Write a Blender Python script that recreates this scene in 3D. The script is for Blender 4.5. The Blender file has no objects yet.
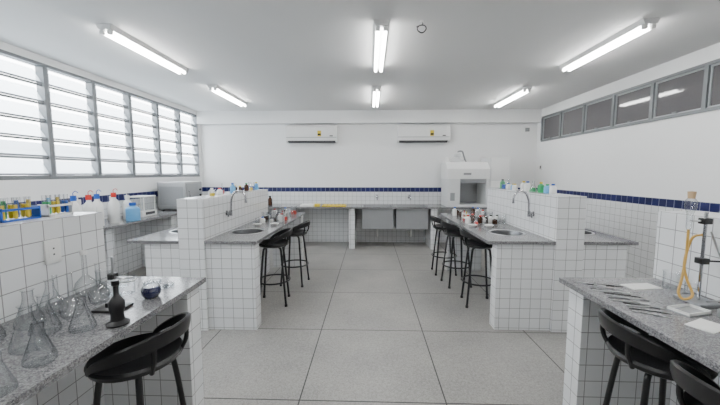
import bpy, bmesh, math, random
from math import sin, cos, pi, radians
from mathutils import Vector, Matrix
random.seed(7)

# ------------------------------------------------------------------ materials
def base_mat(name):
    m = bpy.data.materials.new(name); m.use_nodes = True
    nt = m.node_tree
    return m, nt, nt.nodes["Principled BSDF"]

def simple(name, col, rough=0.5, metal=0.0, var=0.04, scale=30.0, coat=0.0):
    m, nt, b = base_mat(name)
    n = nt.nodes.new("ShaderNodeTexNoise"); n.inputs["Scale"].default_value = scale
    geo = nt.nodes.new("ShaderNodeNewGeometry")
    nt.links.new(geo.outputs["Position"], n.inputs["Vector"])
    mx = nt.nodes.new("ShaderNodeMix"); mx.data_type = 'RGBA'
    mx.inputs[6].default_value = (*[max(0, c*(1-var)) for c in col], 1)
    mx.inputs[7].default_value = (*[min(1, c*(1+var)) for c in col], 1)
    nt.links.new(n.outputs["Fac"], mx.inputs[0])
    nt.links.new(mx.outputs[2], b.inputs["Base Color"])
    b.inputs["Roughness"].default_value = rough
    b.inputs["Metallic"].default_value = metal
    if coat: b.inputs["Coat Weight"].default_value = coat
    return m

def tile(name, c1, c2, mortar, size=0.1, ms=0.0025, rough=0.12):
    m, nt, b = base_mat(name)
    uv = nt.nodes.new("ShaderNodeUVMap")
    br = nt.nodes.new("ShaderNodeTexBrick")
    br.offset = 0.0; br.squash = 1.0
    br.inputs["Scale"].default_value = 1.0
    br.inputs["Brick Width"].default_value = size
    br.inputs["Row Height"].default_value = size
    br.inputs["Mortar Size"].default_value = ms
    br.inputs["Mortar Smooth"].default_value = 0.2
    br.inputs["Color1"].default_value = (*c1, 1)
    br.inputs["Color2"].default_value = (*c2, 1)
    br.inputs["Mortar"].default_value = (*mortar, 1)
    nt.links.new(uv.outputs[0], br.inputs["Vector"])
    nt.links.new(br.outputs["Color"], b.inputs["Base Color"])
    mr = nt.nodes.new("ShaderNodeMapRange")
    mr.inputs["To Min"].default_value = rough; mr.inputs["To Max"].default_value = 0.8
    nt.links.new(br.outputs["Fac"], mr.inputs["Value"])
    nt.links.new(mr.outputs[0], b.inputs["Roughness"])
    inv = nt.nodes.new("ShaderNodeMath"); inv.operation = 'SUBTRACT'; inv.inputs[0].default_value = 1
    nt.links.new(br.outputs["Fac"], inv.inputs[1])
    bp = nt.nodes.new("ShaderNodeBump"); bp.inputs["Strength"].default_value = 0.4; bp.inputs["Distance"].default_value = 0.002
    nt.links.new(inv.outputs[0], bp.inputs["Height"])
    nt.links.new(bp.outputs[0], b.inputs["Normal"])
    return m

def granite():
    m, nt, b = base_mat("granite_grey")
    geo = nt.nodes.new("ShaderNodeNewGeometry")
    v = nt.nodes.new("ShaderNodeTexVoronoi"); v.inputs["Scale"].default_value = 230
    n = nt.nodes.new("ShaderNodeTexNoise"); n.inputs["Scale"].default_value = 70; n.inputs["Detail"].default_value = 6
    nt.links.new(geo.outputs["Position"], v.inputs["Vector"]); nt.links.new(geo.outputs["Position"], n.inputs["Vector"])
    sep = nt.nodes.new("ShaderNodeSeparateColor"); nt.links.new(v.outputs["Color"], sep.inputs[0])
    add = nt.nodes.new("ShaderNodeMath"); add.operation = 'ADD'
    nt.links.new(sep.outputs[0], add.inputs[0]); nt.links.new(n.outputs["Fac"], add.inputs[1])
    mul = nt.nodes.new("ShaderNodeMath"); mul.operation = 'MULTIPLY'; mul.inputs[1].default_value = 0.5
    nt.links.new(add.outputs[0], mul.inputs[0])
    cr = nt.nodes.new("ShaderNodeValToRGB")
    e = cr.color_ramp.elements
    e[0].position = 0.25; e[0].color = (0.075, 0.075, 0.08, 1)
    e[1].position = 0.78; e[1].color = (0.32, 0.315, 0.325, 1)
    x = cr.color_ramp.elements.new(0.5); x.color = (0.18, 0.178, 0.183, 1)
    nt.links.new(mul.outputs[0], cr.inputs[0])
    nt.links.new(cr.outputs[0], b.inputs["Base Color"])
    b.inputs["Roughness"].default_value = 0.13
    return m

def terrazzo():
    m, nt, b = base_mat("terrazzo_floor")
    geo = nt.nodes.new("ShaderNodeNewGeometry")
    mp = nt.nodes.new("ShaderNodeMapping"); mp.inputs["Location"].default_value = (0.48, -0.05, 0)
    nt.links.new(geo.outputs["Position"], mp.inputs["Vector"])
    br = nt.nodes.new("ShaderNodeTexBrick"); br.offset = 0
    br.inputs["Scale"].default_value = 1
    br.inputs["Brick Width"].default_value = 1.0; br.inputs["Row Height"].default_value = 1.0
    br.inputs["Mortar Size"].default_value = 0.0055; br.inputs["Mortar Smooth"].default_value = 0.3
    nt.links.new(mp.outputs[0], br.inputs["Vector"])
    v = nt.nodes.new("ShaderNodeTexVoronoi"); v.inputs["Scale"].default_value = 150
    n = nt.nodes.new("ShaderNodeTexNoise"); n.inputs["Scale"].default_value = 1.7; n.inputs["Detail"].default_value = 5
    n2 = nt.nodes.new("ShaderNodeTexNoise"); n2.inputs["Scale"].default_value = 45; n2.inputs["Detail"].default_value = 5
    for k in (v, n, n2): nt.links.new(geo.outputs["Position"], k.inputs["Vector"])
    sep = nt.nodes.new("ShaderNodeSeparateColor"); nt.links.new(v.outputs["Color"], sep.inputs[0])
    cr = nt.nodes.new("ShaderNodeValToRGB"); e = cr.color_ramp.elements
    e[0].position = 0.05; e[0].color = (0.29, 0.282, 0.27, 1)
    e[1].position = 0.9; e[1].color = (0.41, 0.40, 0.383, 1)
    nt.links.new(sep.outputs[0], cr.inputs[0])
    cr2 = nt.nodes.new("ShaderNodeValToRGB"); e = cr2.color_ramp.elements
    e[0].position = 0.3; e[0].color = (0.82, 0.82, 0.82, 1); e[1].position = 0.7; e[1].color = (1.06, 1.05, 1.03, 1)
    nt.links.new(n.outputs["Fac"], cr2.inputs[0])
    cr3 = nt.nodes.new("ShaderNodeValToRGB"); e = cr3.color_ramp.elements
    e[0].position = 0.3; e[0].color = (0.88, 0.88, 0.88, 1); e[1].position = 0.7; e[1].color = (1.07, 1.07, 1.07, 1)
    nt.links.new(n2.outputs["Fac"], cr3.inputs[0])
    def mul(a, c):
        x = nt.nodes.new("ShaderNodeMix"); x.data_type = 'RGBA'; x.blend_type = 'MULTIPLY'
        x.inputs[0].default_value = 1
        nt.links.new(a, x.inputs[6]); nt.links.new(c, x.inputs[7]); return x.outputs[2]
    c = mul(mul(cr.outputs[0], cr2.outputs[0]), cr3.outputs[0])
    mx = nt.nodes.new("ShaderNodeMix"); mx.data_type = 'RGBA'
    nt.links.new(br.outputs["Fac"], mx.inputs[0]); nt.links.new(c, mx.inputs[6])
    mx.inputs[7].default_value = (0.03, 0.029, 0.028, 1)
    nt.links.new(mx.outputs[2], b.inputs["Base Color"])
    b.inputs["Roughness"].default_value = 0.38
    return m

def glass(name, tint=(0.975, 0.98, 0.985), edge=(0.28, 0.32, 0.34)):
    m = bpy.data.materials.new(name); m.use_nodes = True; nt = m.node_tree
    nt.nodes.clear()
    out = nt.nodes.new("ShaderNodeOutputMaterial")
    lw = nt.nodes.new("ShaderNodeLayerWeight"); lw.inputs["Blend"].default_value = 0.25
    mx = nt.nodes.new("ShaderNodeMix"); mx.data_type = 'RGBA'
    mx.inputs[6].default_value = (*tint, 1); mx.inputs[7].default_value = (*edge, 1)
    nt.links.new(lw.outputs["Facing"], mx.inputs[0])
    tr = nt.nodes.new("ShaderNodeBsdfTransparent"); nt.links.new(mx.outputs[2], tr.inputs[0])
    gl = nt.nodes.new("ShaderNodeBsdfGlossy"); gl.inputs["Roughness"].default_value = 0.05
    gl.inputs["Color"].default_value = (1, 1, 1, 1)
    mr = nt.nodes.new("ShaderNodeMapRange"); mr.inputs["To Min"].default_value = 0.06; mr.inputs["To Max"].default_value = 0.38
    lw2 = nt.nodes.new("ShaderNodeLayerWeight"); lw2.inputs["Blend"].default_value = 0.2
    nt.links.new(lw2.outputs["Facing"], mr.inputs["Value"])
    ms = nt.nodes.new("ShaderNodeMixShader")
    nt.links.new(mr.outputs[0], ms.inputs[0]); nt.links.new(tr.outputs[0], ms.inputs[1]); nt.links.new(gl.outputs[0], ms.inputs[2])
    nt.links.new(ms.outputs[0], out.inputs[0])
    return m

def louvre_glass():
    m = bpy.data.materials.new("frosted_louvre_glass"); m.use_nodes = True; nt = m.node_tree
    nt.nodes.clear()
    out = nt.nodes.new("ShaderNodeOutputMaterial")
    tr = nt.nodes.new("ShaderNodeBsdfTransparent"); tr.inputs[0].default_value = (0.93, 0.96, 0.98, 1)
    tl = nt.nodes.new("ShaderNodeBsdfTranslucent"); tl.inputs[0].default_value = (0.85, 0.88, 0.9, 1)
    gl = nt.nodes.new("ShaderNodeBsdfGlossy"); gl.inputs["Roughness"].default_value = 0.1
    a = nt.nodes.new("ShaderNodeMixShader"); a.inputs[0].default_value = 0.40
    c = nt.nodes.new("ShaderNodeMixShader"); c.inputs[0].default_value = 0.08
    nt.links.new(tr.outputs[0], a.inputs[1]); nt.links.new(tl.outputs[0], a.inputs[2])
    nt.links.new(a.outputs[0], c.inputs[1]); nt.links.new(gl.outputs[0], c.inputs[2])
    nt.links.new(c.outputs[0], out.inputs[0])
    return m

def emis(name, col, s):
    m = bpy.data.materials.new(name); m.use_nodes = True; nt = m.node_tree; nt.nodes.clear()
    out = nt.nodes.new("ShaderNodeOutputMaterial"); e = nt.nodes.new("ShaderNodeEmission")
    e.inputs[0].default_value = (*col, 1); e.inputs[1].default_value = s
    nt.links.new(e.outputs[0], out.inputs[0]); return m

M_WALL = simple("white_plaster", (0.87, 0.87, 0.865), 0.7, var=0.012, scale=3)
M_CEIL = simple("ceiling_paint", (0.78, 0.78, 0.775), 0.8, var=0.02, scale=2)
M_TILE = tile("white_ceramic_tile", (0.80, 0.81, 0.82), (0.76, 0.77, 0.78), (0.27, 0.27, 0.27))
M_BLUE = tile("blue_ceramic_tile", (0.004, 0.007, 0.065), (0.007, 0.011, 0.10), (0.28, 0.30, 0.38), ms=0.0035, rough=0.3)
M_GRAN = granite(); M_FLOOR = terrazzo()
M_BLACK = simple("black_plastic", (0.008, 0.008, 0.009), 0.35)
M_BMET = simple("black_painted_steel", (0.010, 0.010, 0.011), 0.3)
M_CHROME = simple("chrome", (0.5, 0.5, 0.52), 0.12, 1.0)
M_STEEL = simple("stainless_steel", (0.55, 0.56, 0.57), 0.3, 1.0)
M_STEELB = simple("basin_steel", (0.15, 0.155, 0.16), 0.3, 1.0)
M_STEELD = simple("satin_steel", (0.36, 0.37, 0.38), 0.42, 0.4)
M_ALU = simple("grey_aluminium", (0.17, 0.18, 0.19), 0.45, 0.2)
M_ALUL = simple("light_aluminium", (0.38, 0.40, 0.41), 0.45, 0.2)
M_WPL = simple("white_plastic", (0.82, 0.82, 0.80), 0.3)
M_WMET = simple("white_enamel", (0.80, 0.80, 0.79), 0.3)
M_WMET2 = simple("off_white_enamel", (0.68, 0.69, 0.69), 0.35)
M_GPL = simple("grey_plastic", (0.28, 0.29, 0.30), 0.4)
M_DARK = simple("dark_recess", (0.04, 0.04, 0.045), 0.5)
M_TUBE = emis("fluorescent_tube", (1.0, 1.0, 0.985), 52)
M_GLASS = glass("lab_glass")
M_AMBER = simple("amber_bottle", (0.05, 0.018, 0.008), 0.1)
M_WINR = simple("corridor_window_glass", (0.11, 0.105, 0.11), 0.05)
M_LOUV = louvre_glass()
M_YEL = simple("yellow_plastic", (0.75, 0.55, 0.03), 0.35)
M_RED = simple("red_plastic", (0.6, 0.03, 0.02), 0.35)
M_BLU = simple("blue_plastic", (0.02, 0.10, 0.45), 0.35)
M_GRN = simple("green_plastic", (0.03, 0.35, 0.12), 0.35)
M_LBLU = simple("light_blue_plastic", (0.12, 0.36, 0.65), 0.35)
M_ORG = simple("amber_rubber_tubing", (0.60, 0.36, 0.08), 0.3)
M_INK = simple("blue_ink_solution", (0.006, 0.01, 0.07), 0.1)
M_PAPER = simple("paper", (0.80, 0.80, 0.78), 0.8)
M_WOOD = simple("pale_wood", (0.5, 0.35, 0.2), 0.6)
M_EXT = simple("exterior_render", (0.72, 0.74, 0.77), 0.9)
M_EXT2 = simple("exterior_roof", (0.30, 0.31, 0.34), 0.9)
M_GRASS = simple("exterior_ground", (0.45, 0.46, 0.44), 0.9)

# ------------------------------------------------------------------ mesh builder
class MB:
    def __init__(s, name, uvoff=(0, 0, 0)):
        s.name = name; s.bm = bmesh.new(); s.mats = []; s.M = Matrix.Identity(4); s.uvoff = uvoff
    def mi(s, m):
        if m not in s.mats: s.mats.append(m)
        return s.mats.index(m)
    def v(s, x, y, z): return s.bm.verts.new(s.M @ Vector((x, y, z)))
    def f(s, vs, mat, smooth=False):
        try:
            fc = s.bm.faces.new(vs)
        except ValueError:
            return None
        fc.material_index = s.mi(mat); fc.smooth = smooth; return fc
    def box(s, x0, x1, y0, y1, z0, z1, mat, bev=0.0):
        if x0 > x1: x0, x1 = x1, x0
        if y0 > y1: y0, y1 = y1, y0
        vs = [s.v(x, y, z) for z in (z0, z1) for y in (y0, y1) for x in (x0, x1)]
        fs = []
        for q in ((0, 2, 3, 1), (4, 5, 7, 6), (0, 1, 5, 4), (2, 6, 7, 3), (0, 4, 6, 2), (1, 3, 7, 5)):
            fs.append(s.f([vs[i] for i in q], mat))
        if bev > 0:
            es = list({e for f in fs for e in f.edges})
            r = bmesh.ops.bevel(s.bm, geom=es, offset=bev, segments=3, affect='EDGES', profile=0.5)
            for f in r['faces']: f.material_index = s.mi(mat); f.smooth = True
    def prism(s, pts, d, mat):
        a = [s.v(*p) for p in pts]; b = [s.v(p[0]+d[0], p[1]+d[1], p[2]+d[2]) for p in pts]
        s.f(a[::-1], mat); s.f(b, mat); n = len(pts)
        for i in range(n): s.f([a[i], a[(i+1) % n], b[(i+1) % n], b[i]], mat, True)
    def lathe(s, c, prof, mat, seg=24):
        rings = []
        for r, z in prof:
            if r < 1e-5: rings.append([s.v(c[0], c[1], c[2]+z)])
            else: rings.append([s.v(c[0]+r*cos(2*pi*i/seg), c[1]+r*sin(2*pi*i/seg), c[2]+z) for i in range(seg)])
        for a, b in zip(rings, rings[1:]):
            for i in range(seg):
                j = (i+1) % seg
                if len(a) == 1 and len(b) == 1: continue
                if len(a) == 1: s.f([a[0], b[j], b[i]], mat, True)
                elif len(b) == 1: s.f([a[i], a[j], b[0]], mat, True)
                else: s.f([a[i], a[j], b[j], b[i]], mat, True)
    def cyl(s, c, r, h, mat, seg=20):
        s.lathe(c, [(0, 0), (r, 0), (r, h), (0, h)], mat, seg)
    def tube(s, pts, r, mat, seg=8, closed=False):
        P = [Vector(p) for p in pts]; n = len(P); rings = []
        T = []
        for i in range(n):
            if closed: t = P[(i+1) % n]-P[i-1]
            else: t = P[min(i+1, n-1)]-P[max(i-1, 0)]
            T.append(t.normalized())
        up = Vector((0, 0, 1)) if abs(T[0].z) < 0.9 else Vector((1, 0, 0))
        nrm = (up-T[0]*up.dot(T[0])).normalized()
        for i in range(n):
            nrm = (nrm-T[i]*nrm.dot(T[i])).normalized(); bn = T[i].cross(nrm)
            rr = r[i] if isinstance(r, (list, tuple)) else r
            rings.append([s.v(*(P[i]+nrm*rr*cos(2*pi*k/seg)+bn*rr*sin(2*pi*k/seg))) for k in range(seg)])
        m = n if closed else n-1
        for i in range(m):
            a, b = rings[i], rings[(i+1) % n]
            for k in range(seg): s.f([a[k], a[(k+1) % seg], b[(k+1) % seg], b[k]], mat, True)
        if not closed: s.f(rings[0][::-1], mat); s.f(rings[-1], mat)
    def plate_hole(s, x0, x1, y0, y1, z0, z1, cx, cy, r, mat):
        angs = [2*pi*i/32 for i in range(32)]
        for (x, y) in ((x0, y0), (x1, y0), (x1, y1), (x0, y1)): angs.append(math.atan2(y-cy, x-cx) % (2*pi))
        angs = sorted(set(round(a, 5) for a in angs)); R = []
        for a in angs:
            dx, dy = cos(a), sin(a); t = 1e9
            if dx > 1e-6: t = min(t, (x1-cx)/dx)
            if dx < -1e-6: t = min(t, (x0-cx)/dx)
            if dy > 1e-6: t = min(t, (y1-cy)/dy)
            if dy < -1e-6: t = min(t, (y0-cy)/dy)
            R.append((dx, dy, t))
        o1 = [s.v(cx+d*t, cy+e*t, z1) for d, e, t in R]; o0 = [s.v(cx+d*t, cy+e*t, z0) for d, e, t in R]
        i1 = [s.v(cx+d*r, cy+e*r, z1) for d, e, t in R]; i0 = [s.v(cx+d*r, cy+e*r, z0) for d, e, t in R]
        n = len(R)
        for i in range(n):
            j = (i+1) % n
            s.f([o1[i], o1[j], i1[j], i1[i]], mat); s.f([o0[j], o0[i], i0[i], i0[j]], mat)
            s.f([o0[i], o0[j], o1[j], o1[i]], mat); s.f([i0[j], i0[i], i1[i], i1[j]], mat)
    def mesh(s):
        bm = s.bm; bmesh.ops.recalc_face_normals(bm, faces=bm.faces[:])
        uv = bm.loops.layers.uv.new("UVMap"); ox, oy, oz = s.uvoff
        for f in bm.faces:
            n = f.normal; ax = max(range(3), key=lambda i: abs(n[i]))
            for l in f.loops:
                x, y, z = l.vert.co.x-ox+10, l.vert.co.y-oy+10, l.vert.co.z-oz+10
                l[uv].uv = (y, z) if ax == 0 else ((x, z) if ax == 1 else (x, y))
        me = bpy.data.meshes.new(s.name); bm.to_mesh(me); bm.free()
        for m in s.mats: me.materials.append(m)
        me.set_sharp_from_angle(angle=radians(38))
        return me
    def obj(s, loc=None, rot=0, parent=None):
        o = bpy.data.objects.new(s.name, s.mesh()); bpy.context.scene.collection.objects.link(o)
        if loc is not None: o.location = loc; o.rotation_euler = (0, 0, rot)
        if parent: o.parent = parent
        return o
def empty(name):
    o = bpy.data.objects.new(name, None); bpy.context.scene.collection.objects.link(o); return o

def spline(pts, k=6):
    P = [Vector(p) for p in pts]; P = [P[0]*2-P[1]]+P+[P[-1]*2-P[-2]]; out = []
    for i in range(1, len(P)-2):
        for j in range(k):
            t = j/k
            out.append(0.5*((2*P[i])+(P[i+1]-P[i-1])*t+(2*P[i-1]-5*P[i]+4*P[i+1]-P[i+2])*t*t+(-P[i-1]+3*P[i]-3*P[i+1]+P[i+2])*t**3))
    out.append(P[-2]); return out

# ------------------------------------------------------------------ room shell
XL, XR, YB, YF, H = -3.79, 3.61, 7.15, -2.6, 2.9
TH = 0.15
b = MB("floor"); b.box(XL-TH, XR+TH, YF-TH, YB+TH, -0.1, 0.0, M_FLOOR); b.obj()
b = MB("ceiling"); b.box(XL-TH, XR+TH, YF-TH, YB+TH, H, H+0.12, M_CEIL); b.obj()

ZB0, ZB1 = 1.14, 1.24
b = MB("wall_back", (0, 0, 0.04))
b.box(XL-TH, XR+TH, YB, YB+TH, 0, ZB0, M_TILE); b.box(XL-TH, XR+TH, YB, YB+TH, ZB0, ZB1, M_BLUE)
b.box(XL-TH, XR+TH, YB, YB+TH, ZB1, H, M_WALL); b.obj()
b = MB("trim_1"); b.box(XL, XR, YB-0.14, YB, 2.63, H, M_WALL); b.obj()
b = MB("wall_front", (0, 0, 0.04))
b.box(XL-TH, XR+TH, YF-TH, YF, 0, ZB0, M_TILE); b.box(XL-TH, XR+TH, YF-TH, YF, ZB0, ZB1, M_BLUE)
b.box(XL-TH, XR+TH, YF-TH, YF, ZB1, H, M_WALL); b.obj()

WL0, WL1 = 1.48, 2.82
bays = [7.04-0.66*i for i in range(11)]
b = MB("wall_left", (0, 0, 0.04))
b.box(XL-TH, XL, YF, YB, 0, ZB0, M_TILE); b.box(XL-TH, XL, YF, YB, ZB0, ZB1, M_BLUE)
b.box(XL-TH, XL, YF, YB, ZB1, WL0, M_WALL); b.box(XL-TH, XL, YF, YB, WL1, H, M_WALL)
b.box(XL-TH, XL, YF, bays[-1], WL0, WL1, M_WALL); b.box(XL-TH, XL, bays[0], YB, WL0, WL1, M_WALL); b.obj()
WR0, WR1 = 2.21, 2.73
rb = [6.95-0.66*i for i in range(9)]
b = MB("wall_right", (0, 0, 0.04))
b.box(XR, XR+TH, YF, YB, 0, ZB0, M_TILE); b.box(XR, XR+TH, YF, YB, ZB0, ZB1, M_BLUE)
b.box(XR, XR+TH, YF, YB, ZB1, WR0, M_WALL); b.box(XR, XR+TH, YF, YB, WR1, H, M_WALL)
b.box(XR, XR+TH, YF, rb[-1], WR0, WR1, M_WALL); b.box(XR, XR+TH, rb[0], YB, WR0, WR1, M_WALL); b.obj()

# left louvred window band
b = MB("window_1")
x0, x1 = XL-0.10, XL-0.03
b.box(x0, x1+0.03, bays[-1], bays[0], WL0, WL0+0.035, M_ALU); b.box(x0, x1+0.03, bays[-1], bays[0], WL1-0.035, WL1, M_ALU)
for y in bays: b.box(x0, x1+0.025, y-0.024, y+0.024, WL0+0.03, WL1-0.03, M_ALU)
rows = 6; rh = (WL1-WL0-0.07)/rows
for i in range(len(bays)-1):
    ya, yb = bays[i+1]+0.024, bays[i]-0.024
    b.box(x1+0.005, x1+0.018, ya+0.01, ya+0.022, WL0+0.05, WL1-0.05, M_ALUL)
    for r in range(rows):
        zc = WL0+0.035+rh*(r+0.5)
        ang = radians(-30)
        b.M = Matrix.Translation((XL-0.08, 0, zc)) @ Matrix.Rotation(ang, 4, 'Y')
        b.box(-0.003, 0.003, ya, yb, -rh*0.42, rh*0.42, M_LOUV)
        b.box(-0.007, 0.007, ya, yb, -rh*0.42-0.012, -rh*0.42+0.004, M_ALU)
        b.M = Matrix.Identity(4)
        zt = WL0+0.035+rh*r
        b.box(XL-0.05, XL-0.035, ya, yb, zt-0.012, zt+0.012, M_ALU)
b.obj()
# right clerestory window band
b = MB("window_2")
b.box(XR-0.02, XR+0.06, rb[-1], rb[0], WR0, WR0+0.035, M_ALU); b.box(XR-0.02, XR+0.06, rb[-1], rb[0], WR1-0.035, WR1, M_ALU)
for y in rb: b.box(XR-0.018, XR+0.06, y-0.022, y+0.022, WR0+0.03, WR1-0.03, M_ALU)
for i in range(len(rb)-1):
    ya, yb = rb[i+1]+0.022, rb[i]-0.022
    b.box(XR+0.02, XR+0.028, ya, yb, WR0+0.035, WR1-0.035, M_WINR)
    for yy in (ya, yb-0.018): b.box(XR+0.005, XR+0.03, yy, yy+0.018, WR0+0.035, WR1-0.035, M_ALUL)
    b.box(XR+0.004, XR+0.03, ya, yb, WR0+0.035, WR0+0.053, M_ALUL); b.box(XR+0.004, XR+0.03, ya, yb, WR1-0.053, WR1-0.035, M_ALUL)
    b.box(XR-0.02, XR+0.006, (ya+yb)/2-0.03, (ya+yb)/2+0.03, WR0+0.05, WR0+0.065, M_ALU)
b.obj()

# exterior
b = MB("neighbouring_building"); b.box(-16, -11, -6, 22, -3, 2.3, M_EXT); b.box(-16.5, -10.4, -6.4, 22.4, 2.3, 2.5, M_EXT2)
for y in range(-5, 22, 3): b.box(-11.0, -10.97, y, y+1.6, 0.2, 1.5, M_EXT2)
b.obj()
b = MB("exterior_ground"); b.box(-40, XL-TH-0.3, -30, 40, -3.2, -3.0, M_GRASS); b.obj()

# ------------------------------------------------------------------ benches
def island(y0, y1, xa, xp0, xp1, xb, sink=None, pan_in_a=0.15, pan_in_b=0.03, ptop=1.32, yP1=None):
    E = empty("tiled_lab_island"); off = (xp0, y0, 0.02)
    z0, z1 = 0.87, 0.90
    b = MB("tiled_divider", off); b.box(xp0, xp1, y0-0.03, yP1 or y1, 0, ptop, M_TILE); b.obj(parent=E)
    for ya in (y0, y1-0.13):
        b = MB("end_panel", off)
        b.box(xa+pan_in_a, xp0, ya, ya+0.13, 0, z0, M_TILE)
        b.box(xp1, xb-pan_in_b, ya, ya+0.13, 0, z0, M_TILE); b.obj(parent=E)
    for xA, xB, left in ((xa, xp0, True), (xp1, xb, False)):
        sk = None
        for q in sink or []:
            if (q[0] < xp0) == left: sk = q
        e = 0.03; b = MB("countertop", off)
        if sk:
            cx, cy, r = sk; h = 0.24
            b.box(xA, xB, y0-e, cy-h, z0, z1, M_GRAN); b.box(xA, xB, cy+h, y1+e, z0, z1, M_GRAN)
            b.plate_hole(xA, xB, cy-h, cy+h, z0, z1, cx, cy, r, M_GRAN)
            b.obj(parent=E)
            b = MB("round_basin")
            b.lathe((cx, cy, z1), [(r+0.018, 0.001), (r+0.016, 0.004), (r-0.005, 0.003)], M_STEEL, 40)
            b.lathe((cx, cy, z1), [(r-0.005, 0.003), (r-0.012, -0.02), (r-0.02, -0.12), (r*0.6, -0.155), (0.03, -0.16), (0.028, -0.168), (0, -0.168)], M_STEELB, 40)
        else:
            b.box(xA, xB, y0-e, y1+e, z0, z1, M_GRAN)
        b.obj(parent=E)
    return E

SL = (-1.37, 3.50, 0.17); SR = (1.50, 3.52, 0.17)
island(3.02, 5.28, -2.36, -1.85, -1.60, -1.09, [SL, (-2.08, 3.55, 0.17)], 0.15, 0.03, ptop=1.305, yP1=4.95)
island(3.10, 5.20, 1.14, 1.78, 2.04, 2.55, [SR, (2.28, 3.6, 0.17)], 0.10, 0.08, ptop=1.335, yP1=4.9)
island(-1.2, 1.90, -2.36, -1.85, -1.60, -1.03, None, 0.15, 0.03, yP1=1.85)
island(-1.2, 1.97, 1.19, 1.78, 2.04, 2.55, None, 0.05, 0.08, yP1=2.02)

b = MB("granite_side_bench", (0, 0, 0))
b.box(XL+0.001, -3.18, 1.2, 6.43, 0.87, 0.9, M_GRAN)
for y in (1.2, 2.5, 3.8, 5.1): b.box(XL+0.001, -3.26, y, y+0.12, 0, 0.87, M_TILE)
b.obj()

YFb = 6.44; zt = 0.87
sx = [(-0.16, 0.47), (0.54, 1.19)]
b = MB("granite_sink_bench", (0, 0, 0))
YBb = YB-0.001
b.box(XL+0.002, sx[0][0], YFb, YBb, zt-0.03, zt, M_GRAN)
b.box(sx[0][1], sx[1][0], YFb, YBb, zt-0.03, zt, M_GRAN)
b.box(sx[1][1], 3.0, YFb, YBb, zt-0.03, zt, M_GRAN)
for a, c in sx:
    b.box(a, c, YFb, YFb+0.07, zt-0.03, zt, M_GRAN); b.box(a, c, 6.96, YBb, zt-0.03, zt, M_GRAN)
for x in (-3.0, -1.7, -0.43, 1.24, 2.85): b.box(x, x+0.12, YFb+0.03, YBb, 0, zt-0.03, M_TILE)
b.obj()
for a, c in sx:
    b = MB("steel_laundry_sink")
    ya, yb = YFb+0.071, 6.959; zl, zh = 0.42, zt-0.001; t = 0.012; a += 0.001; c -= 0.001
    b.box(a, c, ya, ya+t, zl, zh, M_STEELD); b.box(a, c, yb-t, yb, zl, zh, M_STEELD)
    b.box(a, a+t, ya+t, yb-t, zl, zh, M_STEELD); b.box(c-t, c, ya+t, yb-t, zl, zh, M_STEELD)
    b.box(a, c, ya, yb, zl-t, zl, M_STEELD)
    b.box(a, c, ya-0.012, ya, zh-0.07, zh-0.03, M_STEELD)
    xm = (a+c)/2
    b.lathe((xm, 6.7, zl), [(0, 0.003), (0.04, 0.003), (0.045, 0.0)], M_CHROME)
    b.tube(spline([(xm, 6.7, zl-0.012), (xm, 6.7, 0.3), (xm, 6.75, 0.22), (xm, 6.9, 0.22), (xm, YB-0.002, 0.24)]), 0.02, M_WPL, 10)
    b.obj()
    b = MB("bib_faucet")
    b.M = Matrix.Translation((xm, YB-0.001, 1.02)) @ Matrix.Rotation(radians(90), 4, 'X')
    b.lathe((0, 0, 0), [(0, 0), (0.03, 0), (0.028, 0.01), (0.014, 0.016), (0.014, 0.06), (0, 0.06)], M_CHROME)
    b.M = Matrix.Identity(4)
    b.tube(spline([(xm, YB-0.05, 1.02), (xm, YB-0.1, 1.05), (xm, YB-0.2, 1.07), (xm, YB-0.27, 1.04), (xm, YB-0.28, 0.98)]), 0.013, M_CHROME, 10)
    b.cyl((xm, YB-0.05, 1.02), 0.012, 0.05, M_CHROME); b.box(xm-0.035, xm+0.035, YB-0.058, YB-0.042, 1.068, 1.08, M_CHROME, 0.004)
    b.obj()

def gooseneck(x, y, d, z=1.11):
    b = MB("gooseneck_faucet")
    R = Matrix.Rotation(radians(90)*d, 4, 'Y')
    b.M = Matrix.Translation((x, y, z)) @ R
    b.lathe((0, 0, 0), [(0, 0), (0.03, 0), (0.028, 0.008), (0.013, 0.014), (0.013, 0.05), (0, 0.05)], M_CHROME)
    b.M = Matrix.Identity(4)
    b.tube(spline([(x+d*0.045, y, z-0.015), (x+d*0.05, y, z+0.06), (x+d*0.06, y, z+0.16), (x+d*0.10, y, z+0.235), (x+d*0.17, y, z+0.245), (x+d*0.215, y, z+0.19), (x+d*0.22, y, z+0.13)], 8), 0.011, M_CHROME, 12)
    b.cyl((x+d*0.22, y, z+0.115), 0.014, 0.025, M_CHROME)
    b.cyl((x+d*0.045, y, z-0.03), 0.018, 0.06, M_CHROME)
    b.tube([(x+d*0.045, y, z-0.01), (x+d*0.045, y-0.06, z-0.01)], 0.008, M_CHROME)
    b.tube([(x+d*0.045, y-0.06, z-0.035), (x+d*0.045, y-0.06, z+0.015)], 0.009, M_CHROME)
    b.obj()
gooseneck(-1.60, 3.5, 1); gooseneck(1.78, 3.52, -1)

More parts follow.
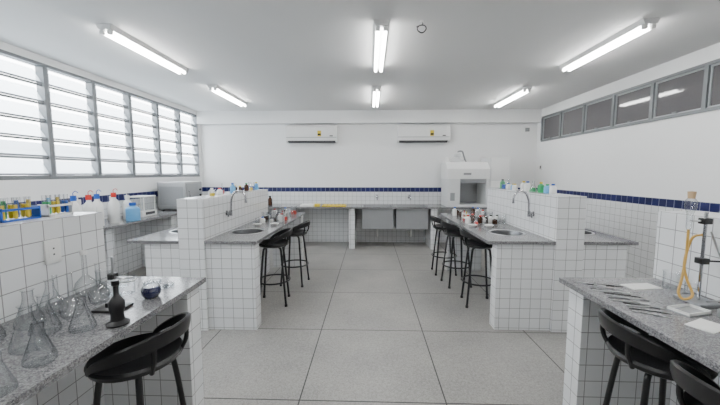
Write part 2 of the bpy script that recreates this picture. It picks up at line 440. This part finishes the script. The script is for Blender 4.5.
# ------------------------------------------------------------------ stools
def stool_mesh():
    b = MB("bar_stool")
    hs = 0.73
    b.lathe((0, 0, 0), [(0, hs-0.03), (0.15, hs-0.035), (0.178, hs-0.02), (0.186, hs), (0.178, hs+0.012), (0.15, hs+0.004), (0.08, hs-0.006), (0, hs-0.008)], M_BLACK, 40)
    n = 40; amax = radians(112); rings = []
    for i in range(n+1):
        a = -amax+2*amax*i/n; k = max(0, cos(a*90/112))
        zc = hs+0.004+0.125*k**0.8; hh = 0.011+0.021*k; r0 = 0.178+0.035*k; t = 0.010
        ring = []
        for dr, dz in ((-t, -hh), (t, -hh), (t*1.3, 0), (t, hh), (0, hh+0.006), (-t, hh), (-t*0.7, 0)):
            rr = r0+dr+dz*0.15
            ring.append(b.v(rr*cos(a), rr*sin(a), zc+dz))
        rings.append(ring)
    m = len(rings[0])
    for p, q in zip(rings, rings[1:]):
        for k in range(m): b.f([p[k], p[(k+1) % m], q[(k+1) % m], q[k]], M_BLACK, True)
    b.f(rings[0], M_BLACK); b.f(rings[-1][::-1], M_BLACK)
    for a in (-28, 28):
        a = radians(a)
        b.tube(spline([(0.165*cos(a), 0.165*sin(a), hs-0.03), (0.2*cos(a), 0.2*sin(a), hs+0.04), (0.205*cos(a), 0.205*sin(a), hs+0.11)], 5), 0.010, M_BLACK)
    for i in range(4):
        a = radians(45+90*i)
        b.tube(spline([(0.05*cos(a), 0.05*sin(a), hs-0.035), (0.12*cos(a), 0.12*sin(a), hs-0.05), (0.145*cos(a), 0.145*sin(a), hs-0.11), (0.185*cos(a), 0.185*sin(a), 0.28), (0.215*cos(a), 0.215*sin(a), 0.012)], 6), 0.0125, M_BMET, 10)
        b.cyl((0.215*cos(a), 0.215*sin(a), 0), 0.017, 0.025, M_BLACK, 12)
    b.tube([(0.185*cos(2*pi*i/40), 0.185*sin(2*pi*i/40), 0.28) for i in range(40)], 0.010, M_BMET, 8, True)
    b.cyl((0, 0, hs-0.045), 0.11, 0.012, M_BMET, 30)
    return b.mesh()
SM = stool_mesh()
def stool(x, y, r):
    o = bpy.data.objects.new("bar_stool", SM); bpy.context.scene.collection.objects.link(o)
    o.location = (x, y, 0); o.rotation_euler = (0, 0, radians(r))
for x, y, r in [(-1.15, 3.72, 8), (-1.06, 4.40, -6), (1.29, 3.76, 175), (1.21, 4.42, 187), (1.16, 4.95, 180),
                (-1.06, 1.36, -8), (1.31, 1.43, 172), (1.27, 1.01, 186)]:
    stool(x, y, r)

# ------------------------------------------------------------------ ceiling fixtures
def fixture(x, y0, y1):
    b = MB("fluorescent_ceiling_lamp")
    b.prism([(x-0.075, y0, H), (x-0.055, y0, H-0.045), (x+0.055, y0, H-0.045), (x+0.075, y0, H)], (0, y1-y0, 0), M_WMET)
    for s in (-0.035, 0.035):
        b.tube([(x+s, y0+0.04, H-0.065), (x+s, y1-0.04, H-0.065)], 0.014, M_TUBE, 14)
        for yy in (y0+0.012, y1-0.042): b.box(x+s-0.02, x+s+0.02, yy, yy+0.03, H-0.082, H-0.045, M_WPL, 0.004)
    b.obj()
for x, ys in ((-2.42, (-1.0, 0.98, 2.96, 4.96)), (0.10, (-1.0, 0.98, 2.96, 5.1)), (2.45, (-1.0, 0.98, 3.0, 5.2))):
    for y in ys: fixture(x, y, y+1.25)

b = MB("ceiling_hook_cable")
hx, hy = 0.46, 3.0
b.cyl((hx, hy, H-0.012), 0.022, 0.012, M_WPL)
b.tube(spline([(hx, hy, H-0.012), (hx+0.005, hy, H-0.03), (hx-0.028, hy, H-0.04), (hx-0.04, hy+0.01, H-0.07), (hx, hy, H-0.10), (hx+0.035, hy, H-0.07), (hx+0.025, hy, H-0.04), (hx-0.01, hy, H-0.035), (hx-0.05, hy, H-0.05)], 5), 0.0045, M_BLACK)
b.obj()

# ------------------------------------------------------------------ air conditioners
def aircon(x0, x1, z0, z1):
    b = MB("split_air_conditioner")
    y = YB-0.002
    b.prism([(x0, y, z0+0.05), (x0, y-0.10, z0), (x0, y-0.19, z0+0.03), (x0, y-0.225, z0+0.10), (x0, y-0.225, z1-0.03), (x0, y-0.20, z1), (x0, y, z1)], (x1-x0, 0, 0), M_WMET)
    b.prism([(x0+0.04, y-0.12, z0-0.001), (x0+0.04, y-0.195, z0+0.028), (x0+0.04, y-0.2, z0+0.04), (x0+0.04, y-0.12, z0+0.01)], (x1-x0-0.08, 0, 0), M_DARK)
    b.box(x0+0.01, x1-0.01, y-0.228, y-0.224, z0+0.105, z0+0.115, M_GPL)
    b.box(x0+0.03, x1-0.03, y-0.19, y-0.02, z1, z1+0.004, M_GPL)
    for i in range(10): b.box(x0+0.03, x1-0.03, y-0.19+i*0.017, y-0.186+i*0.017, z1+0.004, z1+0.012, M_WPL)
    b.box(x1-0.42, x1-0.34, y-0.2275, y-0.225, z0+0.13, z0+0.25, M_YEL)
    b.box(x1-0.415, x1-0.345, y-0.2285, y-0.2275, z0+0.15, z0+0.19, M_BLACK)
    b.box(x1-0.16, x1-0.09, y-0.2275, y-0.225, z0+0.13, z0+0.15, M_DARK)
    b.obj()
aircon(-1.82, -0.71, 2.21, 2.57); aircon(0.58, 1.69, 2.21, 2.57)

# ------------------------------------------------------------------ fume hood
b = MB("fume_hood")
x0, x1, y0, y1 = 1.56, 2.38, 6.47, 7.06; z = 0.87
b.box(x0, x1, y0, y1, z, z+0.05, M_WMET2, 0.006)
b.box(x0, x0+0.24, y0, y1, z+0.05, 1.44, M_WMET2); b.box(x1-0.06, x1, y0, y1, z+0.05, 1.44, M_WMET2)
b.box(x0+0.24, x1-0.06, y1-0.03, y1, z+0.05, 1.44, M_STEELD)
b.box(x0+0.24, x1-0.06, y0+0.01, y0+0.035, 1.36, 1.44, M_STEELD)
b.prism([(x0-0.02, y0-0.02, 1.44), (x0-0.02, y0-0.02, 1.64), (x0-0.02, y0+0.14, 1.78), (x0-0.02, y1, 1.78), (x0-0.02, y1, 1.44)], (x1-x0+0.02, 0, 0), M_WMET)
b.box(x0+0.05, x0+0.14, y0-0.006, y0, 1.0, 1.16, M_GPL); b.box(x0+0.3, x0+0.45, y0-0.024, y0-0.02, 1.52, 1.56, M_GPL)
xc = x0+0.25
b.lathe((xc, 6.75, 1.78), [(0.16, 0), (0.15, 0.03), (0.09, 0.06), (0.06, 0.10), (0.08, 0.12), (0.08, 0.17), (0.04, 0.20), (0, 0.205)], M_WMET2, 30)
b.tube(spline([(xc, 6.75, 1.95), (xc+0.02, 6.75, 2.0), (xc+0.10, 6.77, 2.0), (xc+0.14, 6.8, 1.92), (xc+0.19, 6.8, 1.78)], 5), 0.018, M_GPL, 10)
b.cyl((xc-0.2, 6.75, 1.78), 0.04, 0.10, M_WPL)
b.obj()
b = MB("white_lab_cabinet")
b.box(2.39, 2.78, 6.48, 7.06, 0.87, 1.87, M_WMET2, 0.012)
b.box(2.41, 2.76, 6.472, 6.482, 0.90, 1.40, M_WMET, 0.003); b.box(2.41, 2.76, 6.472, 6.482, 1.42, 1.85, M_WMET, 0.003)
b.tube([(2.45, 6.46, 1.1), (2.45, 6.46, 1.25)], 0.007, M_CHROME); b.box(2.442, 2.458, 6.46, 6.475, 1.1, 1.115, M_CHROME); b.box(2.442, 2.458, 6.46, 6.475, 1.235, 1.25, M_CHROME)
b.obj()

# ------------------------------------------------------------------ glassware helpers
def erlen(b, x, y, z, s=1.0, liq=None):
    b.lathe((x, y, z), [(0, 0.002*s), (0.040*s, 0), (0.046*s, 0.006*s), (0.045*s, 0.02*s), (0.018*s, 0.10*s), (0.016*s, 0.115*s), (0.016*s, 0.14*s), (0.021*s, 0.145*s)], M_GLASS)
    if liq: b.lathe((x, y, z), [(0, 0.004*s), (0.042*s, 0.005*s), (0.042*s, 0.02*s), (0.030*s, 0.055*s), (0, 0.055*s)], liq)
def beaker(b, x, y, z, s=1.0, liq=None):
    b.lathe((x, y, z), [(0, 0.002*s), (0.034*s, 0), (0.038*s, 0.005*s), (0.038*s, 0.09*s), (0.042*s, 0.098*s)], M_GLASS)
    if liq: b.lathe((x, y, z), [(0, 0.004*s), (0.035*s, 0.004*s), (0.035*s, 0.045*s), (0, 0.045*s)], liq)
def vflask(b, x, y, z, s=1.0, liq=None, cap=None):
    pr = [(0, 0.002), (0.028, 0), (0.04, 0.015), (0.045, 0.04), (0.04, 0.065), (0.02, 0.088), (0.011, 0.10), (0.010, 0.20), (0.013, 0.205)]
    b.lathe((x, y, z), [(r*s, h*s) for r, h in pr], M_GLASS)
    if liq: b.lathe((x, y, z), [(r*s*0.93, h*s+0.001) for r, h in pr[:5]]+[(0, 0.065*s)], liq)
    if cap: b.lathe((x, y, z+0.2*s), [(0, 0), (0.014*s, 0), (0.016*s, 0.02*s), (0, 0.022*s)], cap)
def bottle(b, x, y, z, mat, cap, r=0.035, h=0.13):
    b.lathe((x, y, z), [(0, 0), (r*0.92, 0), (r, 0.006), (r, h*0.62), (r*0.85, h*0.72), (r*0.42, h*0.80), (r*0.42, h*0.86)], mat)
    b.lathe((x, y, z), [(r*0.5, h*0.85), (r*0.5, h), (0, h)], cap)
def wash(b, x, y, z, mat, cap, r=0.035, h=0.15):
    bottle(b, x, y, z, mat, cap, r, h)
    b.tube(spline([(x, y, z+h), (x, y, z+h+0.03), (x+0.03, y, z+h+0.05), (x+0.06, y, z+h+0.03)], 4), 0.004, cap, 6)

ZC = 0.9; ZP = 1.32
for (x, y, s) in [(-1.14, 1.02, 1.0), (-1.27, 1.10, 1.15), (-1.35, 0.97, 1.0), (-1.20, 1.25, 1.0), (-1.48, 1.14, 1.1), (-1.33, 1.22, 1.1), (-1.53, 1.44, 1.0), (-1.10, 0.86, 0.9), (-1.25, 0.86, 1.1), (-1.45, 1.27, 1.1)]:
    b = MB("erlenmeyer_flask"); erlen(b, x, y, ZC, s); b.obj()
for (x, y, s) in [(-1.36, 1.52, 1.0), (-1.52, 1.62, 1.1), (-1.35, 1.36, 1.0), (-1.45, 1.39, 0.9)]:
    b = MB("volumetric_flask"); vflask(b, x, y, ZC, s, cap=M_WPL if s > 1 else None); b.obj()
for (x, y, s) in [(-1.32, 1.65, 1.0), (-1.43, 1.76, 0.8), (-1.41, 1.63, 0.9), (-1.53, 1.75, 1.0)]:
    b = MB("glass_beaker"); beaker(b, x, y, ZC, s); b.obj()
b = MB("blue_solution_flask")
b.lathe((-1.15, 1.60, ZC), [(0, 0.002), (0.032, 0), (0.044, 0.02), (0.046, 0.045), (0.036, 0.066), (0.016, 0.078), (0.014, 0.11), (0.018, 0.114)], M_GLASS)
b.lathe((-1.15, 1.60, ZC), [(0, 0.004), (0.030, 0.003), (0.042, 0.02), (0.0445, 0.045), (0.036, 0.060), (0, 0.060)], M_INK); b.obj()
for (x, y) in [(-1.18, 1.76), (-1.29, 1.81)]:
    b = MB("petri_dish"); b.lathe((x, y, ZC), [(0, 0.002), (0.045, 0), (0.046, 0.015), (0.044, 0.015), (0.043, 0.003), (0, 0.003)], M_GLASS, 30); b.obj()
b = MB("retort_stand")
b.box(-1.30, -1.17, 1.40, 1.50, ZC, ZC+0.012, M_BMET, 0.003)
b.tube([(-1.24, 1.47, ZC+0.01), (-1.24, 1.47, ZC+0.25)], 0.006, M_STEEL)
b.box(-1.255, -1.225, 1.45, 1.485, ZC+0.14, ZC+0.17, M_BLACK, 0.004); b.tube([(-1.24, 1.47, ZC+0.155), (-1.16, 1.43, ZC+0.155)], 0.005, M_STEEL)
b.tube([(-1.13+0.032*cos(t*pi/10), 1.42+0.032*sin(t*pi/10), ZC+0.155) for t in range(20)], 0.004, M_STEEL, 8, True); b.obj()
b = MB("bench_microburner")
c = (-1.09, 1.30, ZC)
b.lathe(c, [(0, 0), (0.042, 0), (0.044, 0.008), (0.026, 0.02), (0.024, 0.05), (0.030, 0.07), (0.030, 0.10), (0.018, 0.118), (0.010, 0.13), (0.010, 0.17), (0.015, 0.175), (0.015, 0.195), (0, 0.195)], M_BLACK)
b.box(c[0]-0.045, c[0]-0.01, c[1]-0.01, c[1]+0.01, ZC+0.075, ZC+0.095, M_BLACK, 0.003)
b.obj()
b = MB("power_outlet"); b.box(-1.599, -1.588, 1.49, 1.57, 1.10, 1.22, M_WPL, 0.003); b.box(-1.5885, -1.587, 1.505, 1.555, 1.13, 1.19, M_PAPER)
for zz in (1.145, 1.175): b.box(-1.5872, -1.586, 1.526, 1.534, zz-0.004, zz+0.004, M_DARK)
b.obj()

def rack(x, y0, y1, z, fr, cols, s=1.0):
    b = MB("test_tube_rack"); w = 0.03
    b.box(x-w, x+w, y0, y1, z, z+0.008, fr); b.box(x-w, x+w, y0, y0+0.006, z, z+0.065*s, fr); b.box(x-w, x+w, y1-0.006, y1, z, z+0.065*s, fr)
    n = len(cols)
    b.box(x-w, x-w+0.012, y0, y1, z+0.050*s, z+0.060*s, fr); b.box(x+w-0.012, x+w, y0, y1, z+0.050*s, z+0.060*s, fr)
    for i, c in enumerate(cols):
        yy = y0+0.02+(y1-y0-0.04)*i/(n-1)
        for xx in (x-0.012, x+0.012)[:1 if i % 2 else 2]:
            b.lathe((xx, yy, z+0.008), [(0, 0), (0.008, 0.004), (0.009, 0.01), (0.009, 0.07*s+0.02*(i % 2)), (0, 0.07*s+0.02*(i % 2))], c, 12)
            b.lathe((xx, yy, z+0.008), [(0.0095, 0.05*s), (0.0095, 0.105*s)], M_GLASS, 12)
    b.obj()
rack(-1.74, 1.42, 1.60, ZP, M_BLU, [M_YEL, M_GRN, M_YEL, M_BLU, M_YEL, M_YEL])
rack(-1.74, 1.64, 1.78, ZP, M_WPL, [M_GRN, M_LBLU, M_YEL, M_YEL, M_BLU])
rack(-1.74, 1.22, 1.38, ZP, M_BLU, [M_LBLU, M_BLU, M_RED, M_WPL, M_GRN])
rack(-1.27, 4.55, 4.80, ZC, M_WPL, [M_WPL, M_RED, M_WPL, M_AMBER, M_WPL], 1.1)
rack(1.40, 4.55, 4.80, ZC, M_WPL, [M_WPL, M_YEL, M_WPL, M_RED, M_WPL], 1.1)

# left wall bench items
b = MB("wash_bottles")
for i, (x, y) in enumerate([(-3.45, 3.66), (-3.34, 3.80), (-3.48, 3.96), (-3.36, 4.08), (-3.55, 4.28), (-3.35, 3.50), (-3.46, 4.44), (-3.3, 3.64)]):
    wash(b, x, y, ZC, M_WPL, [M_WPL, M_BLU, M_WPL, M_RED][i % 4], 0.058, 0.34+0.06*(i % 2))
b.obj()
b = MB("blue_wash_bottle"); bottle(b, -3.28, 4.30, ZC, M_LBLU, M_BLU, 0.085, 0.25); b.obj()
b = MB("precision_balance")
b.box(-3.62, -3.36, 4.6, 4.92, ZC, ZC+0.09, M_WPL, 0.012); b.box(-3.60, -3.38, 4.66, 4.90, ZC+0.09, ZC+0.29, M_GLASS)
b.cyl((-3.49, 4.78, ZC+0.09), 0.06, 0.012, M_STEEL)
for xx in (-3.61, -3.385):
    for yy in (4.65, 4.89): b.box(xx, xx+0.012, yy, yy+0.012, ZC+0.09, ZC+0.30, M_WPL)
b.box(-3.62, -3.36, 4.65, 4.91, ZC+0.29, ZC+0.31, M_WPL, 0.004); b.box(-3.36, -3.354, 4.66, 4.86, ZC+0.03, ZC+0.07, M_DARK); b.obj()
b = MB("drying_oven")
b.box(-3.70, -3.20, 5.45, 6.0, ZC+0.02, ZC+0.50, M_STEELD, 0.01); b.box(-3.199, -3.185, 5.47, 5.85, ZC+0.05, ZC+0.47, M_GPL, 0.004)
b.box(-3.66, -3.24, 5.448, 5.451, ZC+0.10, ZC+0.42, M_GPL)
b.tube([(-3.16, 5.51, ZC+0.18), (-3.16, 5.51, ZC+0.34)], 0.008, M_CHROME)
for zz in (0.18, 0.34): b.tube([(-3.16, 5.51, ZC+zz), (-3.187, 5.51, ZC+zz)], 0.006, M_CHROME)
for zz in (0.15, 0.25, 0.35):
    b.M = Matrix.Translation((-3.20, 5.92, ZC+zz)) @ Matrix.Rotation(radians(90), 4, 'Y'); b.cyl((0, 0, 0), 0.02, 0.02, M_BLACK); b.M = Matrix.Identity(4)
for xx in (-3.64, -3.26):
    for yy in (5.5, 5.95): b.cyl((xx, yy, ZC), 0.018, 0.022, M_BLACK)
b.obj()
b = MB("lab_water_bath"); b.box(-3.66, -3.30, 3.0, 3.36, ZC, ZC+0.24, M_WMET, 0.015); b.box(-3.64, -3.32, 3.03, 3.33, ZC+0.24, ZC+0.27, M_STEEL, 0.01)
b.cyl((-3.48, 3.18, ZC+0.27), 0.015, 0.03, M_BLACK); b.obj()

def cluster(name, pts):
    b = MB(name)
    for (x, y, z, kind, mat, cap, r, h) in pts:
        if kind == 'b': bottle(b, x, y, z, mat, cap, r, h)
        elif kind == 'e': erlen(b, x, y, z, h/0.145, mat)
        elif kind == 'k': beaker(b, x, y, z, h/0.098, mat)
        elif kind == 'v': vflask(b, x, y, z, h/0.205, mat)
    b.obj()
caps = [M_BLU, M_RED, M_YEL, M_GRN, M_WPL, M_BLACK]
P = []
for i in range(12):
    y = 3.40+0.13*i; k = random.choice('bbkvb')
    P.append((-1.74+random.uniform(-.04, .04), y, 1.305, k, random.choice([M_WPL, M_AMBER, M_WPL, M_LBLU]) if k == 'b' else random.choice([M_BLU, M_YEL, M_RED]), random.choice(caps), 0.032, random.uniform(0.07, 0.13)))
cluster("reagent_bottles", P)
P = []
for i in range(11):
    y = 3.4+0.13*i; k = random.choice('bbbke')
    P.append((1.90+random.uniform(-.04, .04), y, 1.335, k, random.choice([M_WPL, M_LBLU, M_GRN, M_WPL]) if k == 'b' else random.choice([M_BLU, M_GRN, M_YEL]), random.choice(caps), 0.034, random.uniform(0.07, 0.14)))
cluster("reagent_bottles", P)
def counter_cluster(x0, x1, ya, yb, n, ex):
    P = []; used = list(ex)
    t = 0
    while len(P) < n and t < 900:
        t += 1
        x = random.uniform(x0, x1); y = random.uniform(ya, yb)
        if any((x-a)**2+(y-c)**2 < 0.088**2 for a, c in used): continue
        used.append((x, y)); k = random.choice('bbbkbevk')
        P.append((x, y, ZC, k, random.choice([M_AMBER, M_WPL, M_WPL, M_WPL, M_AMBER]) if k == 'b' else random.choice([None, None, M_RED, M_WPL, M_AMBER]), random.choice([M_BLACK, M_RED, M_WPL, M_BLU, M_WPL]), 0.033, random.uniform(0.06, 0.14)))
    cluster("reagent_bottles", P)
counter_cluster(-1.54, -1.18, 4.1, 5.2, 26, [(-1.27, 4.55+0.04*i) for i in range(7)])
counter_cluster(1.28, 1.72, 4.05, 5.15, 30, [(1.40, 4.55+0.04*i) for i in range(7)])
for (x, y) in [(-1.20, 3.95), (-1.40, 3.9), (1.26, 3.93), (1.45, 3.90)]:
    b = MB("porcelain_dish"); b.lathe((x, y, ZC), [(0, 0), (0.03, 0), (0.055, 0.025), (0.052, 0.026), (0.028, 0.005), (0, 0.005)], M_WPL, 30); b.obj()

b = MB("yellow_tray"); b.box(-1.0, -0.50, 6.55, 6.85, 0.87, 0.885, M_YEL, 0.004)
for i in range(6): b.tube([(-0.97+i*0.08, 6.62, 0.895), (-0.94+i*0.08, 6.80, 0.895)], 0.012, M_YEL)
b.obj()
b = MB("paper_stack"); b.box(-1.45, -1.18, 6.55, 6.85, 0.87, 0.90, M_PAPER); b.obj()
b = MB("yellow_box"); b.box(-1.15, -1.04, 6.55, 6.67, 0.87, 0.92, M_YEL, 0.003); b.obj()
b = MB("white_bottles")
for i in range(6): bottle(b, -2.9+0.15*i, 6.8, 0.87, [M_WPL, M_AMBER][i % 3 == 2], caps[i % 6], 0.045, 0.2)
b.obj()
b = MB("wall_bracket"); b.box(3.35, 3.43, 7.11, 7.149, 2.45, 2.53, M_GPL, 0.004); b.tube([(3.39, 7.12, 2.49), (3.39, 7.05, 2.46)], 0.012, M_GPL); b.obj()
b = MB("light_switch"); b.box(3.597, 3.609, 6.88, 6.96, 1.62, 1.74, M_WPL, 0.003); b.box(3.594, 3.598, 6.90, 6.94, 1.65, 1.71, M_DARK); b.obj()

# near-right bench
b = MB("dissection_instruments")
for i in range(13):
    y = 1.50+0.034*i; x = 1.24+0.012*(i % 4)
    b.M = Matrix.Translation((x, y, ZC)) @ Matrix.Rotation(radians(-30+9*(i % 3)), 4, 'Z')
    mt = [M_STEEL, M_STEELB, M_STEELD, M_BMET][i % 4]; L = 0.10+0.02*(i % 3)
    b.box(0, L, -0.0035, 0.0035, 0.0, 0.005, mt, 0.001); b.box(L, L+0.04, -0.008, 0.008, 0.0, 0.003, mt, 0.001)
    b.M = Matrix.Identity(4)
b.obj()
def flat(name, x, y, w, d, h, r, mat):
    b = MB(name); b.M = Matrix.Translation((x, y, ZC)) @ Matrix.Rotation(radians(r), 4, 'Z')
    b.box(-w/2, w/2, -d/2, d/2, 0, h, mat); b.M = Matrix.Identity(4); b.obj()
flat("paper_sheet", 1.44, 1.36, 0.14, 0.09, 0.003, 25, M_PAPER)
flat("paper_sheet", 1.54, 1.20, 0.15, 0.10, 0.003, -12, M_PAPER)
flat("paper_sheet", 1.56, 1.84, 0.18, 0.09, 0.004, 8, M_PAPER)
b = MB("specimen_tray"); b.M = Matrix.Translation((1.50, 1.50, ZC)) @ Matrix.Rotation(radians(15), 4, 'Z')
b.box(-0.07, 0.07, -0.045, 0.045, 0, 0.006, M_GPL)
for q in ((-0.07, 0.07, -0.045, -0.040), (-0.07, 0.07, 0.040, 0.045), (-0.07, -0.065, -0.045, 0.045), (0.065, 0.07, -0.045, 0.045)): b.box(*q, 0.006, 0.018, M_WPL)
b.M = Matrix.Identity(4); b.obj()
b = MB("retort_stand_with_tubing")
sx_, sy_ = 1.66, 1.62
b.box(sx_-0.06, sx_+0.06, sy_-0.07, sy_+0.07, ZC, ZC+0.015, M_GPL, 0.003)
b.tube([(sx_, sy_, ZC+0.01), (sx_, sy_, ZC+0.46)], 0.007, M_CHROME)
b.box(sx_-0.02, sx_+0.02, sy_-0.015, sy_+0.02, ZC+0.40, ZC+0.43, M_BLACK, 0.003); b.tube([(sx_, sy_, ZC+0.415), (sx_-0.06, sy_+0.02, ZC+0.415)], 0.005, M_STEEL)
b.box(sx_-0.02, sx_+0.02, sy_-0.02, sy_+0.02, ZC+0.20, ZC+0.23, M_BLACK, 0.003); b.tube([(sx_, sy_, ZC+0.215), (sx_+0.09, sy_-0.02, ZC+0.215)], 0.005, M_BMET)
tx = sx_-0.06
b.lathe((tx, sy_+0.02, ZC+0.36), [(0.005, 0), (0.011, 0.02), (0.012, 0.09), (0.024, 0.12), (0.026, 0.15), (0.012, 0.17)], M_GLASS)
b.lathe((tx, sy_+0.02, ZC+0.525), [(0, 0), (0.014, 0), (0.017, 0.035), (0, 0.037)], M_WOOD, 14)
b.tube(spline([(tx, sy_+0.02, ZC+0.37), (tx, sy_+0.02, ZC+0.25), (tx-0.02, sy_+0.01, ZC+0.12), (tx-0.04, sy_, ZC+0.05), (tx-0.03, sy_-0.02, ZC+0.024), (tx, sy_-0.03, ZC+0.05), (tx-0.005, sy_, ZC+0.12), (tx-0.015, sy_+0.01, ZC+0.2), (tx+0.03, sy_+0.03, ZC+0.32), (tx+0.09, sy_+0.04, ZC+0.34)], 6), 0.006, M_ORG)
b.tube(spline([(sx_+0.0, sy_-0.04, ZC+0.02), (sx_+0.06, sy_-0.06, ZC+0.05), (sx_+0.08, sy_-0.02, ZC+0.2), (sx_+0.05, sy_+0.02, ZC+0.36)], 6), 0.005, M_STEEL)
b.obj()
b = MB("digital_meter"); b.box(1.58, 1.72, 1.36, 1.46, ZC, ZC+0.04, M_GPL, 0.008); b.box(1.60, 1.67, 1.375, 1.42, ZC+0.04, ZC+0.042, M_DARK); b.obj()
b = MB("glass_beaker"); beaker(b, 1.71, 1.82, ZC, 1.0); b.obj()
b = MB("glass_beaker"); beaker(b, 1.73, 1.73, ZC, 0.7); b.obj()
b = MB("rubber_pipette_bulb"); b.lathe((1.57, 1.30, ZC), [(0, 0), (0.02, 0.003), (0.028, 0.02), (0.02, 0.04), (0.008, 0.05), (0.008, 0.07), (0, 0.07)], M_BLACK); b.obj()

# ------------------------------------------------------------------ world + camera
w = bpy.data.worlds.new("sky"); bpy.context.scene.world = w; w.use_nodes = True
nt = w.node_tree; bg = nt.nodes["Background"]
tc = nt.nodes.new("ShaderNodeTexCoord"); sp = nt.nodes.new("ShaderNodeSeparateXYZ"); cr = nt.nodes.new("ShaderNodeValToRGB")
nt.links.new(tc.outputs["Generated"], sp.inputs[0]); nt.links.new(sp.outputs[2], cr.inputs[0])
cr.color_ramp.elements[0].color = (1.0, 1.0, 1.0, 1); cr.color_ramp.elements[1].color = (0.84, 0.92, 1.0, 1)
nt.links.new(cr.outputs[0], bg.inputs[0]); bg.inputs[1].default_value = 14.0

cam = bpy.data.cameras.new("camera"); co = bpy.data.objects.new("camera", cam); bpy.context.scene.collection.objects.link(co)
cam.sensor_width = 36; cam.lens = 16; cam.clip_start = 0.02
co.location = (0, 0, 1.55); co.rotation_euler = (radians(90-5.2), 0, radians(1.8))
bpy.context.scene.camera = co
